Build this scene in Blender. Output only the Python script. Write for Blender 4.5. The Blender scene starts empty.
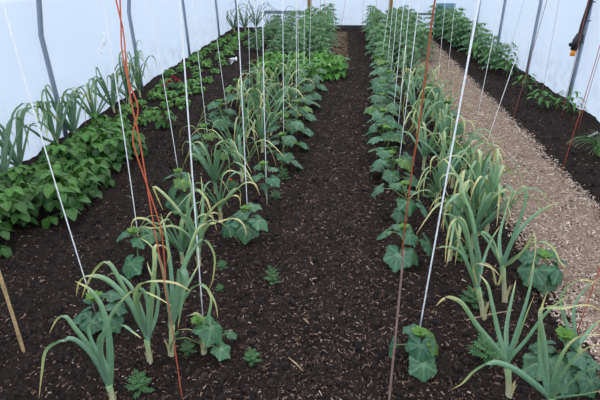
import bpy, math, random
import numpy as np
from mathutils import Vector, Matrix
random.seed(7)
rng = np.random.default_rng(7)
SC = bpy.context.scene
COL = SC.collection
PI = math.pi

# ------------------------------------------------------------------ camera
PIT, YAW, CAM_H = math.radians(26.1), math.radians(4.83), 1.65
cam_d = bpy.data.cameras.new('camera')
cam_d.lens = 30.0
cam_d.sensor_width = 36.0
cam_d.clip_start = 0.02
cam = bpy.data.objects.new('camera', cam_d)
cam.location = (0, 0, CAM_H)
cam.rotation_euler = (PI / 2 - PIT, 0, YAW)
COL.objects.link(cam)
SC.camera = cam

# ------------------------------------------------------------------ world
W = bpy.data.worlds.new('overcast_sky')
SC.world = W
W.use_nodes = True
nt = W.node_tree
nt.nodes.clear()
wo = nt.nodes.new('ShaderNodeOutputWorld')
bg = nt.nodes.new('ShaderNodeBackground')
tc = nt.nodes.new('ShaderNodeTexCoord')
sx = nt.nodes.new('ShaderNodeSeparateXYZ')
rp = nt.nodes.new('ShaderNodeValToRGB')
nt.links.new(tc.outputs['Generated'], sx.inputs[0])
mr = nt.nodes.new('ShaderNodeMapRange')
mr.inputs['From Min'].default_value = -1
mr.inputs['From Max'].default_value = 1
nt.links.new(sx.outputs['Z'], mr.inputs['Value'])
nt.links.new(mr.outputs[0], rp.inputs[0])
e = rp.color_ramp.elements
e[0].position = 0.44
e[0].color = (0.12, 0.14, 0.15, 1)
e[1].position = 1.0
e[1].color = (2.35, 2.12, 1.85, 1)
k = e.new(0.50)
k.color = (0.27, 0.36, 0.50, 1)
k2 = e.new(0.78)
k2.color = (0.70, 0.71, 0.74, 1)
nt.links.new(rp.outputs[0], bg.inputs[0])
bg.inputs[1].default_value = 2.1
nt.links.new(bg.outputs[0], wo.inputs[0])
SC.view_settings.view_transform = 'Standard'
SC.view_settings.look = 'None'
SC.view_settings.gamma = 1
SC.view_settings.use_curve_mapping = False
SC.view_settings.exposure = 0.0
SC.cycles.use_denoising = True
SC.cycles.max_bounces = 8
SC.cycles.diffuse_bounces = 5
SC.cycles.transmission_bounces = 6

# ------------------------------------------------------------------ pixel calibration -> metres
_c, _s = math.cos, math.sin
FW = np.array([-_s(YAW) * _c(PIT), _c(YAW) * _c(PIT), -_s(PIT)])
RT = np.array([_c(YAW), _s(YAW), 0.0])
UP = np.cross(RT, FW)
def ray(x, y):
    return FW + RT * (x - 300) / 500.0 - UP * (y - 200) / 500.0
def G(x, y, z=0.0):
    d = ray(x, y)
    t = (z - CAM_H) / d[2]
    return d * t + np.array([0, 0, CAM_H])
def PY(x, y, Y):
    d = ray(x, y)
    return d * Y / d[1] + np.array([0, 0, CAM_H])

# ------------------------------------------------------------------ helpers
def lin(r, g, b):
    f = lambda c: (c / 255 / 12.92) if c / 255 <= 0.04045 else ((c / 255 + 0.055) / 1.055) ** 2.4
    return np.array([f(r), f(g), f(b)])

class MB:
    """collects vertices, faces and a colour per vertex"""
    def __init__(self):
        self.v, self.f, self.c, self.n = [], [], [], 0
    def add(self, v, f, c):
        v = np.asarray(v, float).reshape(-1, 3)
        c = np.asarray(c, float)
        if c.ndim == 1:
            c = np.tile(c, (len(v), 1))
        self.v.append(v)
        self.c.append(c)
        n = self.n
        self.f.extend([tuple(i + n for i in q) for q in f])
        self.n += len(v)
    def tube(self, pts, r, col, seg=6, cap=True):
        pts = [np.asarray(p, float) for p in pts]
        m = len(pts)
        rs = r if hasattr(r, '__len__') else [r] * m
        cs = np.asarray(col, float)
        vs, cc = [], []
        prev = None
        for i, p in enumerate(pts):
            a = pts[max(i - 1, 0)]
            b = pts[min(i + 1, m - 1)]
            t = b - a
            t = t / (np.linalg.norm(t) + 1e-9)
            if prev is None:
                h = np.array([1, 0, 0]) if abs(t[0]) < 0.9 else np.array([0, 1, 0])
                u = np.cross(t, h)
            else:
                u = prev - t * (prev @ t)
            u = u / (np.linalg.norm(u) + 1e-9)
            prev = u
            w = np.cross(t, u)
            for k in range(seg):
                a_ = 2 * PI * k / seg
                vs.append(p + rs[i] * (math.cos(a_) * u + math.sin(a_) * w))
                cc.append(cs if cs.ndim == 1 else cs[i])
        f = []
        for i in range(m - 1):
            for k in range(seg):
                k2 = (k + 1) % seg
                f.append((i * seg + k, i * seg + k2, (i + 1) * seg + k2, (i + 1) * seg + k))
        if cap:
            f.append(tuple(range(seg - 1, -1, -1)))
            f.append(tuple((m - 1) * seg + k for k in range(seg)))
        self.add(vs, f, np.array(cc))
    def box(self, a, b, col):
        x0, y0, z0 = a
        x1, y1, z1 = b
        v = [(x0, y0, z0), (x1, y0, z0), (x1, y1, z0), (x0, y1, z0), (x0, y0, z1), (x1, y0, z1), (x1, y1, z1), (x0, y1, z1)]
        self.add(v, [(0, 3, 2, 1), (4, 5, 6, 7), (0, 1, 5, 4), (1, 2, 6, 5), (2, 3, 7, 6), (3, 0, 4, 7)], col)
    def mesh(self, name, smooth=True):
        me = bpy.data.meshes.new(name)
        V = np.concatenate(self.v)
        me.from_pydata(V.tolist(), [], self.f)
        at = me.color_attributes.new('Col', 'FLOAT_COLOR', 'POINT')
        C4 = np.ones((len(V), 4), np.float32)
        C4[:, :3] = np.clip(np.concatenate(self.c), 0, 1)
        at.data.foreach_set('color', C4.ravel())
        if smooth:
            me.polygons.foreach_set('use_smooth', [True] * len(me.polygons))
        me.update()
        return me
    def build(self, name, mat, parent=None, smooth=True, loc=None):
        me = self.mesh(name, smooth)
        me.materials.append(mat)
        o = bpy.data.objects.new(name, me)
        COL.objects.link(o)
        if parent is not None:
            o.parent = parent
        if loc is not None:
            o.location = loc
        return o

def tag(o, label=None, cat=None, group=None, kind=None):
    if label: o['label'] = label
    if cat: o['category'] = cat
    if group: o['group'] = group
    if kind: o['kind'] = kind
    return o
def thing(name, loc, label=None, cat=None, group=None, rz=0.0, sc=1.0):
    o = bpy.data.objects.new(name, None)
    o.empty_display_size = 0.05
    COL.objects.link(o)
    o.location = tuple(float(q) for q in loc)
    o.rotation_euler = (0, 0, rz)
    o.scale = (sc, sc, sc)
    return tag(o, label, cat, group)
def copy_tree(o, parent=None):
    c = o.copy()
    COL.objects.link(c)
    c.parent = parent
    for ch in [q for q in bpy.data.objects if q.parent == o]:
        copy_tree(ch, c)
    return c
ORD = ['nearest', 'second', 'third', 'fourth', 'fifth', 'sixth', 'seventh', 'eighth', 'ninth', 'tenth', 'eleventh', 'twelfth', 'thirteenth', 'fourteenth', 'fifteenth', 'sixteenth', 'seventeenth', 'eighteenth', 'nineteenth', 'twentieth', 'twenty-first', 'twenty-second', 'twenty-third', 'twenty-fourth', 'twenty-fifth', 'twenty-sixth', 'twenty-seventh', 'twenty-eighth', 'twenty-ninth', 'thirtieth']

# ------------------------------------------------------------------ materials
def new_mat(name):
    m = bpy.data.materials.new(name)
    m.use_nodes = True
    return m, m.node_tree, m.node_tree.nodes['Principled BSDF'], m.node_tree.nodes['Material Output']
def N(t, kind, **kw):
    n = t.nodes.new(kind)
    for k_, v_ in kw.items():
        n.inputs[k_.replace('_', ' ')].default_value = v_
    return n
def mixc(t, a, b, fac, mode='MIX'):
    n = t.nodes.new('ShaderNodeMix')
    n.data_type = 'RGBA'
    n.blend_type = mode
    for sock, val in ((n.inputs[0], fac), (n.inputs[6], a), (n.inputs[7], b)):
        if hasattr(val, 'is_linked') or isinstance(val, bpy.types.NodeSocket):
            t.links.new(val, sock)
        else:
            sock.default_value = val if not hasattr(val, '__len__') else tuple(val) + ((1,) if len(val) == 3 else ())
    return n.outputs[2]

def veg_mat(name, rough=0.5, trans=0.25, spec=0.4, nscale=60, namp=0.25):
    m, t, p, out = new_mat(name)
    at = t.nodes.new('ShaderNodeAttribute')
    at.attribute_name = 'Col'
    tcn = t.nodes.new('ShaderNodeTexCoord')
    no = N(t, 'ShaderNodeTexNoise', Scale=nscale, Detail=3.0)
    t.links.new(tcn.outputs['Object'], no.inputs['Vector'])
    r = t.nodes.new('ShaderNodeMapRange')
    r.inputs['From Min'].default_value = 0.3
    r.inputs['From Max'].default_value = 0.7
    r.inputs['To Min'].default_value = 1 - namp
    r.inputs['To Max'].default_value = 1 + namp
    t.links.new(no.outputs[0], r.inputs['Value'])
    col = mixc(t, at.outputs['Color'], r.outputs[0], 1.0, 'MULTIPLY')
    t.links.new(col, p.inputs['Base Color'])
    p.inputs['Roughness'].default_value = rough
    p.inputs['Specular IOR Level'].default_value = spec
    if trans > 0:
        tr = t.nodes.new('ShaderNodeBsdfTranslucent')
        c2 = mixc(t, col, (0.95, 1.1, 0.42), 1.0, 'MULTIPLY')
        t.links.new(c2, tr.inputs['Color'])
        mx = t.nodes.new('ShaderNodeMixShader')
        mx.inputs[0].default_value = trans
        t.links.new(p.outputs[0], mx.inputs[1])
        t.links.new(tr.outputs[0], mx.inputs[2])
        t.links.new(mx.outputs[0], out.inputs['Surface'])
    return m
M_LEAF = veg_mat('soft_leaf', 0.46, 0.22, 0.5, 60)
M_WAX = veg_mat('waxy_strap_leaf', 0.34, 0.18, 0.6, 90, 0.15)
M_STEM = veg_mat('stem_flesh', 0.5, 0.0, 0.4, 120, 0.2)
M_CHIP = veg_mat('wood_chip', 0.85, 0.0, 0.2, 80, 0.25)
M_STRING = veg_mat('twine_fibre', 0.8, 0.0, 0.2, 300, 0.15)
M_PETAL = veg_mat('petal', 0.6, 0.15, 0.3, 90, 0.1)

def simple(name, rgb, rough=0.5, metal=0.0, nscale=30, amp=0.15, bump=0.0):
    m, t, p, out = new_mat(name)
    tcn = t.nodes.new('ShaderNodeTexCoord')
    no = N(t, 'ShaderNodeTexNoise', Scale=nscale, Detail=4.0)
    t.links.new(tcn.outputs['Object'], no.inputs['Vector'])
    col = mixc(t, tuple(np.array(rgb) * (1 - amp)), tuple(np.minimum(np.array(rgb) * (1 + amp), 1)), no.outputs[0])
    t.links.new(col, p.inputs['Base Color'])
    p.inputs['Roughness'].default_value = rough
    p.inputs['Metallic'].default_value = metal
    if bump:
        b = N(t, 'ShaderNodeBump', Strength=bump, Distance=0.01)
        t.links.new(no.outputs[0], b.inputs['Height'])
        t.links.new(b.outputs[0], p.inputs['Normal'])
    return m
M_STEEL = simple('galvanised_steel', lin(150, 160, 176), 0.45, 0.55, 25)
M_BLACK = simple('black_rubber', lin(28, 28, 34), 0.5)
M_ORANGE = simple('orange_plastic', lin(235, 140, 30), 0.45)
M_WHITEP = simple('white_plastic', lin(240, 240, 240), 0.4)
M_TIMBER = simple('weathered_timber', lin(150, 112, 76), 0.8, 0, 12, 0.3, 0.2)
M_DARKWOOD = simple('dark_damp_board', lin(62, 62, 66), 0.8, 0, 12, 0.3, 0.2)
M_GLASSY = simple('blue_grey_sheet', lin(120, 160, 176), 0.3, 0, 5, 0.15)
M_RAIL = simple('grey_rail', lin(135, 145, 158), 0.6, 0.2)

def film_mat():
    m, t, p, out = new_mat('milky_polythene')
    t.nodes.remove(p)
    tcn = t.nodes.new('ShaderNodeTexCoord')
    g = t.nodes.new('ShaderNodeNewGeometry')
    sp = t.nodes.new('ShaderNodeSeparateXYZ')
    t.links.new(g.outputs['Position'], sp.inputs[0])
    # dirt and algae blotches low down on the sheet
    no = N(t, 'ShaderNodeTexNoise', Scale=5.0, Detail=5.0, Roughness=0.65)
    t.links.new(g.outputs['Position'], no.inputs['Vector'])
    hz = t.nodes.new('ShaderNodeMapRange')
    hz.inputs['From Min'].default_value = 0.62
    hz.inputs['From Max'].default_value = 0.0
    t.links.new(sp.outputs['Z'], hz.inputs['Value'])
    th = t.nodes.new('ShaderNodeMapRange')
    th.inputs['From Min'].default_value = 0.46
    th.inputs['From Max'].default_value = 0.68
    t.links.new(no.outputs[0], th.inputs['Value'])
    mu = t.nodes.new('ShaderNodeMath')
    mu.operation = 'MULTIPLY'
    t.links.new(hz.outputs[0], mu.inputs[0])
    t.links.new(th.outputs[0], mu.inputs[1])
    col = mixc(t, (0.68, 0.80, 0.955), (0.30, 0.36, 0.42), mu.outputs[0])
    no2 = N(t, 'ShaderNodeTexNoise', Scale=1.3, Detail=3.0)
    t.links.new(g.outputs['Position'], no2.inputs['Vector'])
    col = mixc(t, col, (0.75, 0.86, 1.0), no2.outputs[0])
    tr = t.nodes.new('ShaderNodeBsdfTranslucent')
    di = t.nodes.new('ShaderNodeBsdfDiffuse')
    t.links.new(col, tr.inputs[0])
    t.links.new(col, di.inputs[0])
    mx = t.nodes.new('ShaderNodeMixShader')
    mx.inputs[0].default_value = 0.25
    t.links.new(tr.outputs[0], mx.inputs[1])
    t.links.new(di.outputs[0], mx.inputs[2])
    t.links.new(mx.outputs[0], out.inputs[0])
    return m
M_FILM = film_mat()

def ground_mat(name, c_dark, c_mid, c_light, sc_big, sc_small, hi, bumpd=0.012):
    m, t, p, out = new_mat(name)
    g = t.nodes.new('ShaderNodeNewGeometry')
    n1 = N(t, 'ShaderNodeTexNoise', Scale=sc_big, Detail=6.0, Roughness=0.6)
    n2 = N(t, 'ShaderNodeTexNoise', Scale=sc_small, Detail=5.0, Roughness=0.7)
    v = N(t, 'ShaderNodeTexVoronoi', Scale=sc_small * 0.9)
    for n in (n1, n2, v):
        t.links.new(g.outputs['Position'], n.inputs['Vector'])
    c = mixc(t, tuple(c_dark), tuple(c_mid), n1.outputs[0])
    th = t.nodes.new('ShaderNodeMapRange')
    th.inputs['From Min'].default_value = hi
    th.inputs['From Max'].default_value = hi + 0.15
    t.links.new(n2.outputs[0], th.inputs['Value'])
    c = mixc(t, c, tuple(c_light), th.outputs[0])
    t.links.new(c, p.inputs['Base Color'])
    p.inputs['Roughness'].default_value = 0.95
    p.inputs['Specular IOR Level'].default_value = 0.15
    b = N(t, 'ShaderNodeBump', Strength=0.9, Distance=bumpd)
    ad = t.nodes.new('ShaderNodeMath')
    ad.operation = 'ADD'
    t.links.new(n2.outputs[0], ad.inputs[0])
    t.links.new(v.outputs['Distance'], ad.inputs[1])
    t.links.new(ad.outputs[0], b.inputs['Height'])
    t.links.new(b.outputs[0], p.inputs['Normal'])
    return m
M_SOIL = ground_mat('dark_mulched_soil', lin(31, 25, 23), lin(50, 39, 34), lin(98, 76, 62), 3.0, 90.0, 0.56)
M_PATH = ground_mat('wood_chip_bed', lin(108, 86, 74), lin(160, 134, 114), lin(196, 172, 150), 6.0, 60.0, 0.5)

# ------------------------------------------------------------------ tunnel structure
XL, XR, YN, YF = -2.74, 2.79, -3.0, 13.2
def section(n=22):
    pts = [(XL, -0.03), (XL, 0.5), (XL, 1.0), (XL + 0.01, 1.3)]
    for i in range(1, n):
        a = PI - PI * i / n
        pts.append(((XL + XR) / 2 + math.cos(a) * (XR - XL) / 2 * 0.995, 1.3 + 1.15 * math.sin(a)))
    pts += [(XR - 0.01, 1.3), (XR, 1.0), (XR, 0.5), (XR, -0.03)]
    return pts
sec = section()
def film_piece(name, idx):
    mb = MB()
    ys = np.linspace(YN, YF, 34)
    P = [sec[i] for i in idx]
    v = [(x, y, z) for y in ys for (x, z) in P]
    m_ = len(P)
    f = [(j * m_ + i, j * m_ + i + 1, (j + 1) * m_ + i + 1, (j + 1) * m_ + i) for j in range(len(ys) - 1) for i in range(m_ - 1)]
    mb.add(v, f, (1, 1, 1))
    return tag(mb.build(name, M_FILM), kind='structure')
ns = len(sec)
film_piece('wall_left', range(0, 4))
film_piece('ceiling', range(3, ns - 3))
film_piece('wall_right', range(ns - 4, ns))
for nm, y in (('wall_back', YF), ('wall_front', YN)):
    mb = MB()
    v = [(x, y, z) for x, z in sec]
    mb.add(v, [tuple(range(ns))], (1, 1, 1))
    tag(mb.build(nm, M_FILM, smooth=False), kind='structure')

# ground grid with real undulation
def ghgt(x, y):
    return 0.012 * np.sin(x * 5.1 + 1.3 * np.sin(y * 1.7)) * np.sin(y * 3.3 + 0.7) + 0.008 * np.sin(x * 17 + y * 5) * np.sin(y * 13 - x * 7)
def ground(name, x0, x1, y0, y1, dx, mat, zoff=0.0, rough=0.006, wavy=0.0):
    xs = np.arange(x0, x1 + dx, dx)
    ys = np.arange(y0, y1 + dx, dx)
    X, Y = np.meshgrid(xs, ys)
    Z = ghgt(X, Y) + zoff + rng.normal(0, rough, X.shape)
    if wavy:
        wl = wavy * (np.sin(ys * 7) + np.sin(ys * 17 + 1) * .6 + rng.normal(0, .5, len(ys)))
        wr = wavy * (np.sin(ys * 9 + 2) + np.sin(ys * 21) * .6 + rng.normal(0, .5, len(ys)))
        T = (X - x0) / (x1 - x0)
        X = X + (1 - T) * wl[:, None] + T * wr[:, None]
        edge = np.minimum(np.minimum(T, 1 - T) * 8, 1)
        Z = Z - (1 - edge) * 0.035
    nx = len(xs)
    v = np.stack([X, Y, Z], -1).reshape(-1, 3)
    f = [(j * nx + i, j * nx + i + 1, (j + 1) * nx + i + 1, (j + 1) * nx + i) for j in range(len(ys) - 1) for i in range(nx - 1)]
    mb = MB()
    mb.add(v, f, (1, 1, 1))
    return tag(mb.build(name, mat), kind='structure')
ground('ground', -2.78, 2.82, 0.4, 13.3, 0.03, M_SOIL, 0, .005)
mb = MB()
mb.add([(XL - .05, YN, 0), (XR + .05, YN, 0), (XR + .05, .42, 0), (XL - .05, .42, 0)], [(0, 1, 2, 3)], (1, 1, 1))
tag(mb.build('floor', M_SOIL), kind='structure')
ground('path', 1.16, 1.9, 0.6, 13.2, 0.035, M_PATH, 0.022, 0.005, 0.018)

# end wall timber and rails
mb = MB(); mb.box((-0.85, 13.05, -0.02), (1.10, 13.15, 0.085), (1, 1, 1))
tag(mb.build('trim_1', M_DARKWOOD, smooth=False), kind='structure')
for n, x in ((2, -0.87), (3, 1.10)):
    mb = MB(); mb.box((x - 0.05, 13.04, -0.02), (x + 0.05, 13.14, 2.3), (1, 1, 1))
    tag(mb.build('trim_%d' % n, M_TIMBER, smooth=False), kind='structure')
mb = MB(); mb.box((-2.0, 13.08, 0.34), (-0.92, 13.13, 0.41), (1, 1, 1))
tag(mb.build('trim_4', M_RAIL, smooth=False), kind='structure')
mb = MB(); mb.box((1.15, 13.08, 0.34), (2.7, 13.13, 0.39), (1, 1, 1))
tag(mb.build('trim_5', M_RAIL, smooth=False), kind='structure')
mb = MB(); mb.box((1.15, 13.0, -0.02), (2.75, 13.1, 0.05), (1, 1, 1))
tag(mb.build('trim_6', M_RAIL, smooth=False), kind='structure')
mb = MB(); mb.box((2.16, 12.98, 0.03), (2.62, 13.03, 0.62), (1, 1, 1))
pb = mb.build('backing_sheet', M_GLASSY, smooth=False)
tag(pb, 'blue-grey sheet panel standing against the far end wall behind plants', 'panel')

# low soil kerb strips where the film is buried
for nm, x in (('soil_kerb_left', XL), ('soil_kerb_right', XR)):
    mb = MB()
    ys = np.arange(0.5, 13.2, 0.06)
    s = 1 if x < 0 else -1
    v, f = [], []
    for j, y in enumerate(ys):
        h = 0.035 + 0.012 * math.sin(y * 9) + rng.normal(0, .006)
        v += [(x, y, h), (x + s * 0.05, y, h * .7), (x + s * 0.12, y, -0.01)]
    for j in range(len(ys) - 1):
        for i in range(2):
            a = j * 3 + i
            f.append((a, a + 1, a + 4, a + 3) if s < 0 else (a, a + 3, a + 4, a + 1))
    mb.add(v, f, (1, 1, 1))
    tag(mb.build(nm, M_SOIL), kind='structure')

# hoops: galvanised tubes, upright sides and a bent roof
hl = [2.3, 4.45, 6.46, 8.74, 11.0, 13.0]
hr = [3.0, 4.7, 6.27, 7.84, 9.55, 11.3]
words = ['nearest the camera', 'whose left leg stands behind the nearest wall garlic', 'beside the red flower seedlings', 'with its left leg third along the left wall', 'with its left leg fourth along the left wall', 'closest to the far end wall']
hoop_l = ['grey steel hoop standing nearest, its feet outside the picture',
          'grey steel hoop rising behind the wall garlic at far left',
          'grey steel hoop carrying the black cable on its right leg',
          'grey steel hoop behind the red-flowered plant, bare-topped peppers at its right foot',
          'thin grey steel hoop far along, above the bean seedlings',
          'farthest grey steel hoop, close to the end wall']
hoop_objs = []
for i, (yl, yr) in enumerate(zip(hl, hr)):
    mb = MB()
    pts = []
    for j, (x, z) in enumerate(sec):
        t_ = (x - XL) / (XR - XL)
        pts.append((x + (np.interp(z, [0, .5, 1.0, 1.3], [.075, .058, .04, .08]) if x < -1 and z < 1.5 else -0.035 if x > 1 and z < 1.5 else 0), yl + (yr - yl) * t_, (z if z < 1.3 else 1.3 + (z - 1.3) * .965)))
    pts[0] = (pts[0][0], pts[0][1], -0.02)
    pts[-1] = (pts[-1][0], pts[-1][1], -0.02)
    mb.tube(pts, 0.023, (1, 1, 1), 10)
    o = mb.build('tunnel_hoop', M_STEEL)
    tag(o, hoop_l[i], 'hoop', 'steel hoops of the tunnel')
    hoop_objs.append(o)

# overhead crop wires that every string hangs from
def wire(x, n):
    mb = MB()
    mb.tube([(x, -1, 2.2), (x, 13.1, 2.2)], 0.003, (1, 1, 1), 5)
    tag(mb.build('trim_%d' % n, M_STEEL), kind='structure')

# ------------------------------------------------------------------ loose chips on the soil (uncountable)
def chips(name, mat, X, Y, L, Wd, T, cols, label, cat, zf=None):
    n = len(X)
    yaw = rng.uniform(0, 2 * PI, n)
    tilt = rng.normal(0, 0.22, n)
    roll = rng.normal(0, 0.3, n)
    base = np.array([(-.5, -.32, 0), (.5, -.2, 0), (.42, .34, 0), (-.46, .28, 0), (-.42, -.26, 1), (.46, -.16, 1), (.36, .28, 1), (-.4, .22, 1)])
    P = base[None] * np.stack([L, Wd, T], -1)[:, None, :]
    x, y, z = P[..., 0], P[..., 1], P[..., 2]
    z2 = z + x * np.sin(tilt)[:, None] + y * np.sin(roll)[:, None]
    c_, s_ = np.cos(yaw)[:, None], np.sin(yaw)[:, None]
    Z = (ghgt(X, Y) if zf is None else zf(X, Y))[:, None] + z2
    V = np.stack([X[:, None] + x * c_ - y * s_, Y[:, None] + x * s_ + y * c_, Z], -1).reshape(-1, 3)
    q = np.array([(4, 5, 6, 7), (0, 1, 5, 4), (1, 2, 6, 5), (2, 3, 7, 6), (3, 0, 4, 7)])
    F = (q[None] + (np.arange(n) * 8)[:, None, None]).reshape(-1, 4)
    me = bpy.data.meshes.new(name)
    me.vertices.add(len(V)); me.vertices.foreach_set('co', V.ravel())
    me.loops.add(F.size); me.loops.foreach_set('vertex_index', F.ravel())
    me.polygons.add(len(F)); me.polygons.foreach_set('loop_start', np.arange(0, F.size, 4)); me.polygons.foreach_set('loop_total', np.full(len(F), 4))
    me.update(); me.validate()
    at = me.color_attributes.new('Col', 'FLOAT_COLOR', 'POINT')
    C4 = np.ones((len(V), 4), np.float32)
    C4[:, :3] = np.repeat(cols, 8, axis=0)
    at.data.foreach_set('color', C4.ravel())
    me.materials.append(mat)
    o = bpy.data.objects.new(name, me)
    COL.objects.link(o)
    return tag(o, label, cat, None, 'stuff')
def pick(pal, wts, n):
    pal = np.array(pal)
    c = pal[rng.choice(len(pal), n, p=np.array(wts) / sum(wts))]
    return c * rng.uniform(0.8, 1.2, (n, 1))
# y density falls with distance
def ysamp(n, a=0.9, b=13.0):
    u = rng.uniform(0, 1, n)
    return a * (b / a) ** u
n = 150000
X = rng.uniform(-2.7, 2.75, n); Y = ysamp(n, 1.1)
w = np.exp(-((X - 0.05) / 0.3) ** 2) * 0.9 + 0.3 + 0.35 * np.exp(-((Y - 2.0) / 2.0) ** 2) * (np.abs(X) < 1.0)
keep = (rng.uniform(0, 1, n) < w) & ((X < 1.16) | (X > 1.9))
X, Y = X[keep], Y[keep]; n = len(X)
big = rng.uniform(0, 1, n) ** 3
chips('soil_mulch', M_CHIP, X, Y, 0.006 + 0.026 * big, 0.003 + 0.006 * rng.uniform(0, 1, n) ** 1.5, rng.uniform(.0015, .005, n),
      pick([lin(88, 68, 60), lin(120, 94, 80), lin(150, 122, 106), lin(184, 160, 140), lin(212, 198, 182), lin(34, 28, 27)], [28, 26, 12, 3.2, .6, 40], n),
      'brown bark and wood fragments scattered over the dark soil', 'mulch')
# dark clods
n = 26000
X = rng.uniform(-2.7, 2.75, n); Y = ysamp(n, 1.1)
keep = ((X < 1.14) | (X > 1.92)); X, Y = X[keep], Y[keep]; n = len(X)
s = 0.006 + 0.022 * rng.uniform(0, 1, n) ** 3
chips('soil_crumbs', M_CHIP, X, Y, s * 1.3, s * 1.1, s * 0.6,
      pick([lin(34, 27, 26), lin(50, 39, 36), lin(66, 52, 46)], [3, 3, 1], n), 'dark crumbly clods lying on the beds', 'soil')
n = 52000
Y = ysamp(n, 1.2, 13.0); T_ = rng.uniform(-0.06, 1.06, n)
m_ = (T_ < 0) | (T_ > 1)
X = 1.16 + 0.74 * T_
keep = ~m_ | (rng.uniform(0, 1, n) < 0.35)
X, Y = X[keep], Y[keep]; n = len(X)
chips('wood_chips', M_CHIP, X, Y, 0.008 + 0.024 * rng.uniform(0, 1, n) ** 2, 0.004 + 0.007 * rng.uniform(0, 1, n), rng.uniform(.002, .006, n),
      pick([lin(194, 168, 150), lin(166, 138, 122), lin(220, 200, 182), lin(128, 100, 88), lin(238, 224, 208), lin(80, 62, 55)], [26, 24, 16, 16, 6, 14], n),
      'pale tan wood chips covering the side path', 'wood chips', zf=lambda x, y: ghgt(x, y) + 0.018 - 0.014 * ((x < 1.18) | (x > 1.88)))
n = 5200
X = -0.2 + 0.16 * rng.normal(0, 1, n); Y = rng.uniform(8.3, 12.6, n); keep = X < 0.08; X, Y = X[keep], Y[keep]; n = len(X)
chips('straw_mulch', M_CHIP, X, Y, 0.03 + 0.03 * rng.uniform(0, 1, n), 0.006 + 0.01 * rng.uniform(0, 1, n), rng.uniform(.003, .008, n),
      pick([lin(160, 138, 112), lin(130, 106, 86), lin(96, 76, 64)], [2, 3, 2], n), 'dry pale mulch under the tomatoes beside the far path', 'mulch')

# ------------------------------------------------------------------ leaf templates
def unit(v):
    v = np.asarray(v, float)
    return v / (np.linalg.norm(v) + 1e-9)
def cucumber_template(seed):
    r_ = random.Random(seed)
    nA = 48
    kp = [(0, 1.08), (14, .90), (30, .82), (46, .88), (60, .97), (76, .84), (92, .75), (108, .81), (122, .88), (150, .70), (166, .48), (174, .2), (180, .06)]
    rings = [0.3, 0.6, 0.85, 1.0]
    v, tone = [(0, 0, 0)], [1.0]
    sag = r_.uniform(.22, .5)
    ph = r_.uniform(0, 6)
    for fr in rings:
        for i in range(nA):
            a = -180 + 360 * i / nA
            aa = abs(a)
            r = np.interp(aa, [p[0] for p in kp], [p[1] for p in kp])
            if fr == 1.0:
                r *= 1 + (0.04 if i % 2 else -0.045)
            rr = r * fr * 0.58
            vein = min(abs(aa - q) for q in (0, 60, 122))
            vz = max(0, 1 - vein / 7.6)
            vz = max(vz, 0.35 * (1 - min(abs(aa - q) for q in (30, 90, 150)) / 7.6))
            x, y = rr * math.cos(math.radians(a)), rr * math.sin(math.radians(a))
            z = -sag * rr * rr * 1.5 - 0.05 * vz * fr + 0.03 * math.sin(math.radians(a) * 5 + ph) * fr * fr + 0.07 * abs(y) + 0.022 * fr * math.cos(math.radians(a) * 6)
            v.append((x, y, z)); tone.append(vz * (1 - .45 * fr))
    f = []
    for i in range(nA):
        j = (i + 1) % nA
        if i == nA - 1 or False:
            pass
        f.append((0, 1 + i, 1 + j))
        for k_ in range(len(rings) - 1):
            a0, b0 = 1 + k_ * nA, 1 + (k_ + 1) * nA
            f.append((a0 + i, b0 + i, b0 + j, a0 + j))
    # open the sinus behind the stalk
    f = [q for q in f if not (set(q) & {1 + k_ * nA for k_ in range(len(rings))} and False)]
    return np.array(v), f, np.array(tone)
CUC = [cucumber_template(s) for s in range(5)]
def ovate_template(nl, nw, width, seed, tip=1.0, fold=0.25, sag=0.3, wave=0.02):
    r_ = random.Random(seed)
    v, tone = [], []
    for i in range(nl + 1):
        t = i / nl
        w = width * (math.sin(PI * min(1, t ** 0.72)) ** 0.8 if 0 < t < 1 else 0.0)
        for j in range(nw + 1):
            u = 2 * j / nw - 1
            x = t
            y = u * w * 0.5
            z = fold * abs(y) - sag * t * t + wave * math.sin(t * 9 + u * 4 + seed)
            v.append((x, y, z)); tone.append(max(0, 1 - abs(u) * nw / 2) * .8)
    f = []
    m_ = nw + 1
    for i in range(nl):
        for j in range(nw):
            f.append((i * m_ + j, (i + 1) * m_ + j, (i + 1) * m_ + j + 1, i * m_ + j + 1))
    return np.array(v), f, np.array(tone)
BEANL = [ovate_template(6, 6, 0.80, s, fold=.22, sag=.22 + .1 * s) for s in range(3)]
SMALLL = [ovate_template(4, 2, 0.55, s, fold=.2, sag=.25) for s in range(2)]
PEPL = [ovate_template(5, 4, 0.46, s, fold=.3, sag=.35 + .12 * s) for s in range(2)]
TINYL = [ovate_template(3, 2, 0.34, s, fold=.15, sag=.2) for s in range(2)]

def put(mb, tpl, pos, d, nrm, size, c0, c1):
    """leaf template with its stalk end at pos, pointing along d, upper side towards nrm"""
    v, f, tone = tpl
    d = unit(d)
    nrm = unit(np.asarray(nrm) - d * (np.asarray(nrm) @ d))
    sd = np.cross(nrm, d)
    V = np.asarray(pos) + size * (v[:, :1] * d + v[:, 1:2] * sd + v[:, 2:3] * nrm)
    C_ = c0 * (1 - tone[:, None]) + c1 * tone[:, None]
    mb.add(V, f, C_)

def jit(c, a=0.12):
    return np.asarray(c) * (1 + random.uniform(-a, a)) * np.array([1 + random.uniform(-a, a) * .5, 1, 1 + random.uniform(-a, a) * .5])

C_CUC = lin(70, 112, 80); C_CUCV = lin(122, 156, 116); C_CUCY = lin(98, 138, 52); C_CUCST = lin(118, 145, 82)
C_BEAN = lin(58, 98, 42); C_BEANV = lin(92, 142, 66); C_BEANY = lin(98, 144, 58)

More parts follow.
